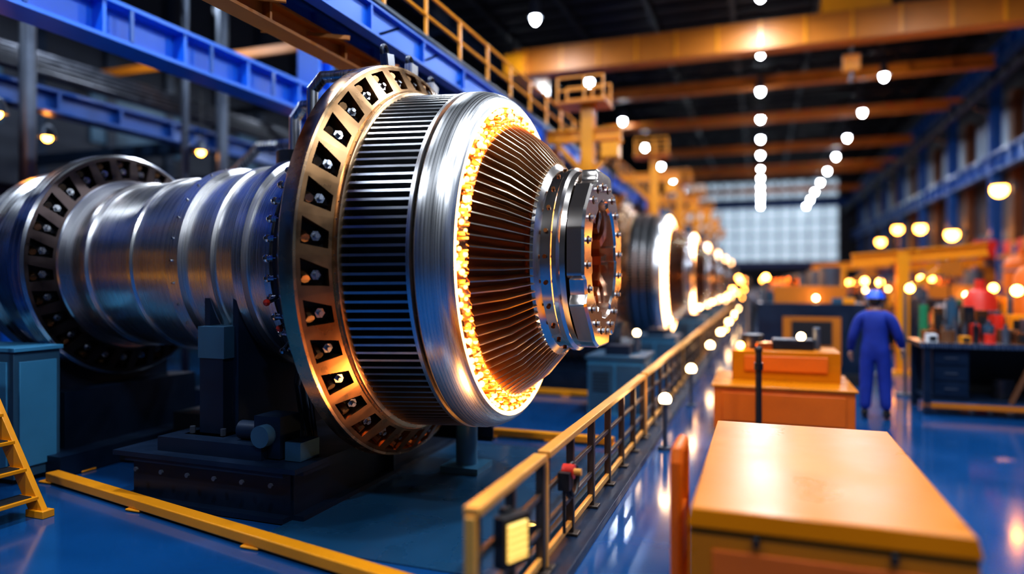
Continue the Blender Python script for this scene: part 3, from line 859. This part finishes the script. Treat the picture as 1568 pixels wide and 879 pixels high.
def cnc(c1, c2, seed):
    rnd = random.Random(seed); b = MB()
    b.box((0, 0, .1), (1.9, 1.6, .2), 'black'); b.box((0, .1, .85), (1.9, 1.4, 1.3), c1); b.box((0, -.62, .8), (1.0, .06, .9), c2)
    b.box((0, -.66, .95), (.7, .02, .45), 'black'); b.box((0, .3, 1.65), (1.3, .8, .35), c2); b.cyl((.4, .3, 1.8), (.4, .3, 2.2), .2, 'grey')
    b.box((1.05, -.5, 1.2), (.26, .26, .42), c2); b.box((1.05, -.64, 1.25), (.18, .02, .2), 'panel'); b.bar((.95, -.3, 1.6), (1.05, -.5, 1.4), .06, .06, 'grey')
    b.cyl((-.8, 0, 1.5), (-.8, 0, 1.95), .04, 'grey'); b.ball((-.8, 0, 2.0), .07, 'lampo', 10)
    b.tube([(-.9, .5, 1.4), (-1.1, .5, 1.6), (-1.1, .5, .3)], .06, 'grey')
    b.cyl((-.3, .2, 1.8), (-.3, .2, 2.0), .12, 'copper'); b.ball((.1, -.3, 1.6), .05, 'lampy', 8)
    for k in range(7): b.box((rnd.uniform(-.8, .8), rnd.uniform(-.5, .3), 1.55), (.2, .2, rnd.uniform(.1, .5)), rnd.choice(['red', 'darkmet', 'copper', 'bluegrey', 'yellow', 'orange']))
    return b.mesh('milling_machine')
cm = [cnc('bluedark', 'oranged', 1), cnc('darkmet', 'wood', 2), cnc('bluedark', 'bluegrey', 3)]
for i, (x, y, rz) in enumerate(((.9, 14.6, 0), (.9, 18.5, 0), (5.6, 15.0, 0), (4.6, 19.7, 0), (.9, 24.4, 0), (5.6, 23.4, 0), (.9, 29.5, 0), (3.8, 30.5, 0), (.9, 36, 0), (5.4, 35.6, 0), (3.6, 41, 0), (5.4, 45, 0))):
    inst('milling_machine', cm[i % 3], (x, y, 0), rz)
b = MB()
b.ibeam((0, 0, 0), (0, 0, 2.7), .24, .24, 'yellow', .04); b.ibeam((-1.0, 0, 2.55), (1.6, 0, 2.75), .2, .28, 'yellow', .04)
b.bar((0, 0, 1.8), (1.0, 0, 2.55), .1, .1, 'yellow'); b.box((.9, 0, 2.35), (.4, .3, .3), 'oranged'); b.cyl((.9, 0, 2.2), (.9, 0, 1.5), .02, 'black', n=8)
b.torus((.9, 0, 1.44), .07, .02, 'grey'); b.box((0, 0, .04), (.5, .5, .08), 'yellow')
jm = b.mesh('jib_crane')
for (x, y) in ((2.75, 16.0), (2.6, 25.6), (5.2, 25.6)): inst('jib_crane', jm, (x, y, 0), sc=.93)
def tank(c, r, h):
    b = MB(); b.lathe([(.3, 0), (.3, r * .6), (.45, r), (h, r), (h + .15, r * .7), (h + .2, .08), (h + .35, .08), (h + .35, 0)], c, 32, axis='Z')
    for i in range(4):
        a = i * pi / 2 + .7; b.cyl((r * .7 * math.cos(a), r * .7 * math.sin(a), 0), (r * .7 * math.cos(a), r * .7 * math.sin(a), .5), .05, 'grey')
    for z in (.7, h - .2): b.torus((0, 0, z), r, .03, 'grey', 'Z')
    b.tube([(r, 0, .8), (r + .2, 0, .8), (r + .2, 0, h)], .04, 'grey')
    return b.mesh('storage_tank')
for c, r, h, x, y in (('orange', .30, 2.0, 4.25, 13.5), ('red', .25, 1.6, 3.5, 13.6), ('yellow', .3, 1.6, 7.4, 13.4), ('orange', .40, 2.4, 6.3, 20.9)):
    inst('storage_tank', tank(c, r, h), (x, y, 0))
def rack(seed):
    rnd = random.Random(seed); b = MB()
    for x in (-1.5, 0, 1.5):
        for y in (-.4, .4): b.box((x, y, 1.5), (.08, .08, 3.0), 'blue')
    for z in (.15, 1.0, 1.85, 2.7):
        for y in (-.4, .4): b.box((0, y, z), (3.1, .05, .1), 'oranged')
        b.box((0, 0, z + .06), (3.0, .8, .02), 'wood')
        x = -1.4
        while x < 1.2:
            w_ = rnd.uniform(.3, .6); h = rnd.uniform(.25, .6)
            b.box((x + w_ / 2, 0, z + .07 + h / 2), (w_, .6, h), rnd.choice(['wood', 'bluegrey', 'grey', 'oranged', 'red', 'darkmet', 'wood'])); x += w_ + .06
    b.ball((-.7, .55, 1.6), .09, 'lampo', 10); b.bar((-.7, .4, 1.7), (-.7, .55, 1.68), .03, .03, 'grey')
    return b.mesh('storage_rack')
rk = [rack(1), rack(2)]
for i in range(8): inst('storage_rack', rk[i % 2], (7.45, 18.5 + i * 5.5, 0), pi / 2)
b = MB(); b.box((.12, 0, .1), (.16, .16, .3), 'grey'); b.bar((.1, 0, .2), (-.3, 0, .2), .05, .05, 'grey'); b.ball((-.3, 0, 0), .24, 'lampo', 16)
b.lathe([(.2, .05), (.26, .12), (.12, .28), (.10, .25)], 'grey', 20, (-.3, 0, 0), 'Z')
wl = b.mesh('wall_lamp')
for (y, z) in ((27.0, 5.0), (39, 4.6), (45, 5.0), (33, 3.9), (51, 4.6)):
    inst('wall_lamp', wl, (7.8, y, z))
b = MB(); b.cyl((0, 0, 0), (0, 0, 1.9), .03, 'grey', n=8); b.cyl((0, 0, 0), (0, 0, .04), .16, 'grey'); b.bar((0, 0, 1.88), (.25, 0, 1.95), .04, .04, 'grey'); b.ball((.28, 0, 1.86), .07, 'lampo', 12)
ml = b.mesh('work_lamp')
rn = random.Random(4)
for i in range(26):
    y = 13 + i * 1.3; x = rn.uniform(-.6, -.5) if i % 2 else rn.uniform(2.26, 2.34)
    inst('work_lamp', ml, (x, y, 0), rn.uniform(2.2, 4.0) if i % 2 else rn.choice((-1.5, 1.5)), sc=rn.uniform(.5, 1.15))

# ------------------------------------------------------------------ worker
def skin(name, vs, es, rs, m, parent, lv=2, root=0):
    me = bpy.data.meshes.new(name); me.from_pydata(vs, es, []); me.materials.append(M[m] if isinstance(m, str) else m)
    ob = bpy.data.objects.new(name, me); COL.objects.link(ob); ob.parent = parent
    bm = bmesh.new(); bm.from_mesh(me); bm.verts.layers.skin.verify()
    lay = bm.verts.layers.skin.active; bm.verts.ensure_lookup_table()
    for i, v in enumerate(bm.verts):
        r = rs[i]; v[lay].radius = r if isinstance(r, tuple) else (r, r); v[lay].use_root = (i == root)
    bm.to_mesh(me); bm.free()
    md = ob.modifiers.new('skin', 'SKIN'); md.use_smooth_shade = True
    sd = ob.modifiers.new('sub', 'SUBSURF'); sd.levels = lv; sd.render_levels = lv
    return ob
M['cover'] = mat('blue_coverall', (.006, .03, .28), 0, .75, .25, 12, bump=.3)
M['skinm'] = mat('skin', (.45, .25, .17), 0, .5, .1, 8)
M['hair'] = mat('dark_hair', (.02, .014, .01), 0, .6, .2, 20)
M['helmet'] = mat('blue_hard_hat', (.03, .12, .75), 0, .25, .05, 4)
wk = empty('factory_worker', (1.50, 10.65, 0), R(-14))
V = [(0, 0, .96), (0, -.01, 1.12), (0, -.02, 1.30), (0, -.01, 1.44), (0, 0, 1.50),
     (-.11, -.01, 1.42), (-.20, -.01, 1.39), (-.285, -.02, 1.13), (-.33, .12, .93),
     (.11, -.01, 1.42), (.20, -.01, 1.39), (.29, .03, 1.14), (.31, .20, .99),
     (-.095, 0, .90), (-.115, .02, .50), (-.125, -.02, .12),
     (.095, 0, .90), (.115, .03, .50), (.135, .02, .12)]
E = [(0, 1), (1, 2), (2, 3), (3, 4), (3, 5), (5, 6), (6, 7), (7, 8), (3, 9), (9, 10), (10, 11), (11, 12), (0, 13), (13, 14), (14, 15), (0, 16), (16, 17), (17, 18)]
RS = [(.165, .13), (.165, .125), (.19, .135), (.12, .10), .065, (.10, .10), .088, .066, .050, (.10, .10), .088, .066, .050,
      (.115, .12), .092, .080, (.115, .12), .092, .080]
skin('coverall', V, E, RS, 'cover', wk)
for sx, ay in ((-1, -.02), (1, .02)):
    x = .13 * sx
    skin('boot', [(x, ay - .05, .055), (x, ay + .04, .06), (x + .01 * sx, ay + .13, .045), (x + .01 * sx, ay + .19, .04), (x, ay - .01, .14)],
         [(0, 1), (1, 2), (2, 3), (1, 4)], [(.045, .05), (.048, .055), (.048, .042), (.038, .034), (.05, .05)], 'black', wk, 2, 1)
def hand(wr, sx):
    w_ = Vector(wr); d = Vector((.03 * sx, .5, -.75)).normalized()
    side = Vector((1, 0, 0)) * -sx
    vs = [w_, w_ + d * .045, w_ + d * .08]; es = [(0, 1), (1, 2)]; rs = [(.026, .024), (.036, .02), (.038, .018)]
    for k, (o, L) in enumerate(((-.030, .070), (-.010, .082), (.010, .076), (.029, .060))):
        base = w_ + d * .085 + Vector((0, 1, .66)).normalized() * o
        i0 = len(vs)
        vs += [base, base + d * L * .5 + side * .008, base + d * L * .9 + side * .03]; es += [(2, i0), (i0, i0 + 1), (i0 + 1, i0 + 2)]; rs += [.0095, .009, .0075]
    i0 = len(vs)
    t0 = w_ + d * .03 + Vector((0, .6, .5)).normalized() * .03
    vs += [t0, t0 + d * .035 + Vector((0, .025, .015)) + side * .012, t0 + d * .065 + Vector((0, .03, .012)) + side * .024]; es += [(1, i0), (i0, i0 + 1), (i0 + 1, i0 + 2)]; rs += [.013, .011, .009]
    skin('hand', vs, es, rs, 'skinm', wk, 1, 0)
hand((-.333, .135, .905), -1); hand((.313, .215, .965), 1)
b = MB()
b.cyl((0, 0, 1.46), (0, .015, 1.58), .056, 'skinm', .052, 16)
b.ball((0, .02, 1.645), .1, 'skinm', 24, (.78, .95, 1.18))
b.ball((0, .05, 1.57), .06, 'skinm', 16, (.85, .9, .7))
b.ball((0, .122, 1.64), .018, 'skinm', 10, (.8, 1.2, 1.3))
for s_ in (-1, 1):
    b.ball((s_ * .08, .01, 1.64), .028, 'skinm', 10, (.35, .7, 1.15)); b.ball((s_ * .032, .103, 1.66), .012, 'white', 10); b.ball((s_ * .032, .113, 1.66), .006, 'black', 8)
b.box((0, .112, 1.597), (.04, .012, .007), 'red')
b.ball((0, -.005, 1.66), .1, 'hair', 24, (.82, .93, 1.05))
b.lathe([(1.675, .118), (1.68, .128), (1.69, .122), (1.72, .115), (1.76, .095), (1.79, .06), (1.80, .0)], 'helmet', 32, (0, .015, 0), 'Z')
b.box((0, .145, 1.682), (.15, .09, .012), 'helmet'); b.box((0, .015, 1.79), (.03, .16, .03), 'helmet')
b.build('head', parent=wk)
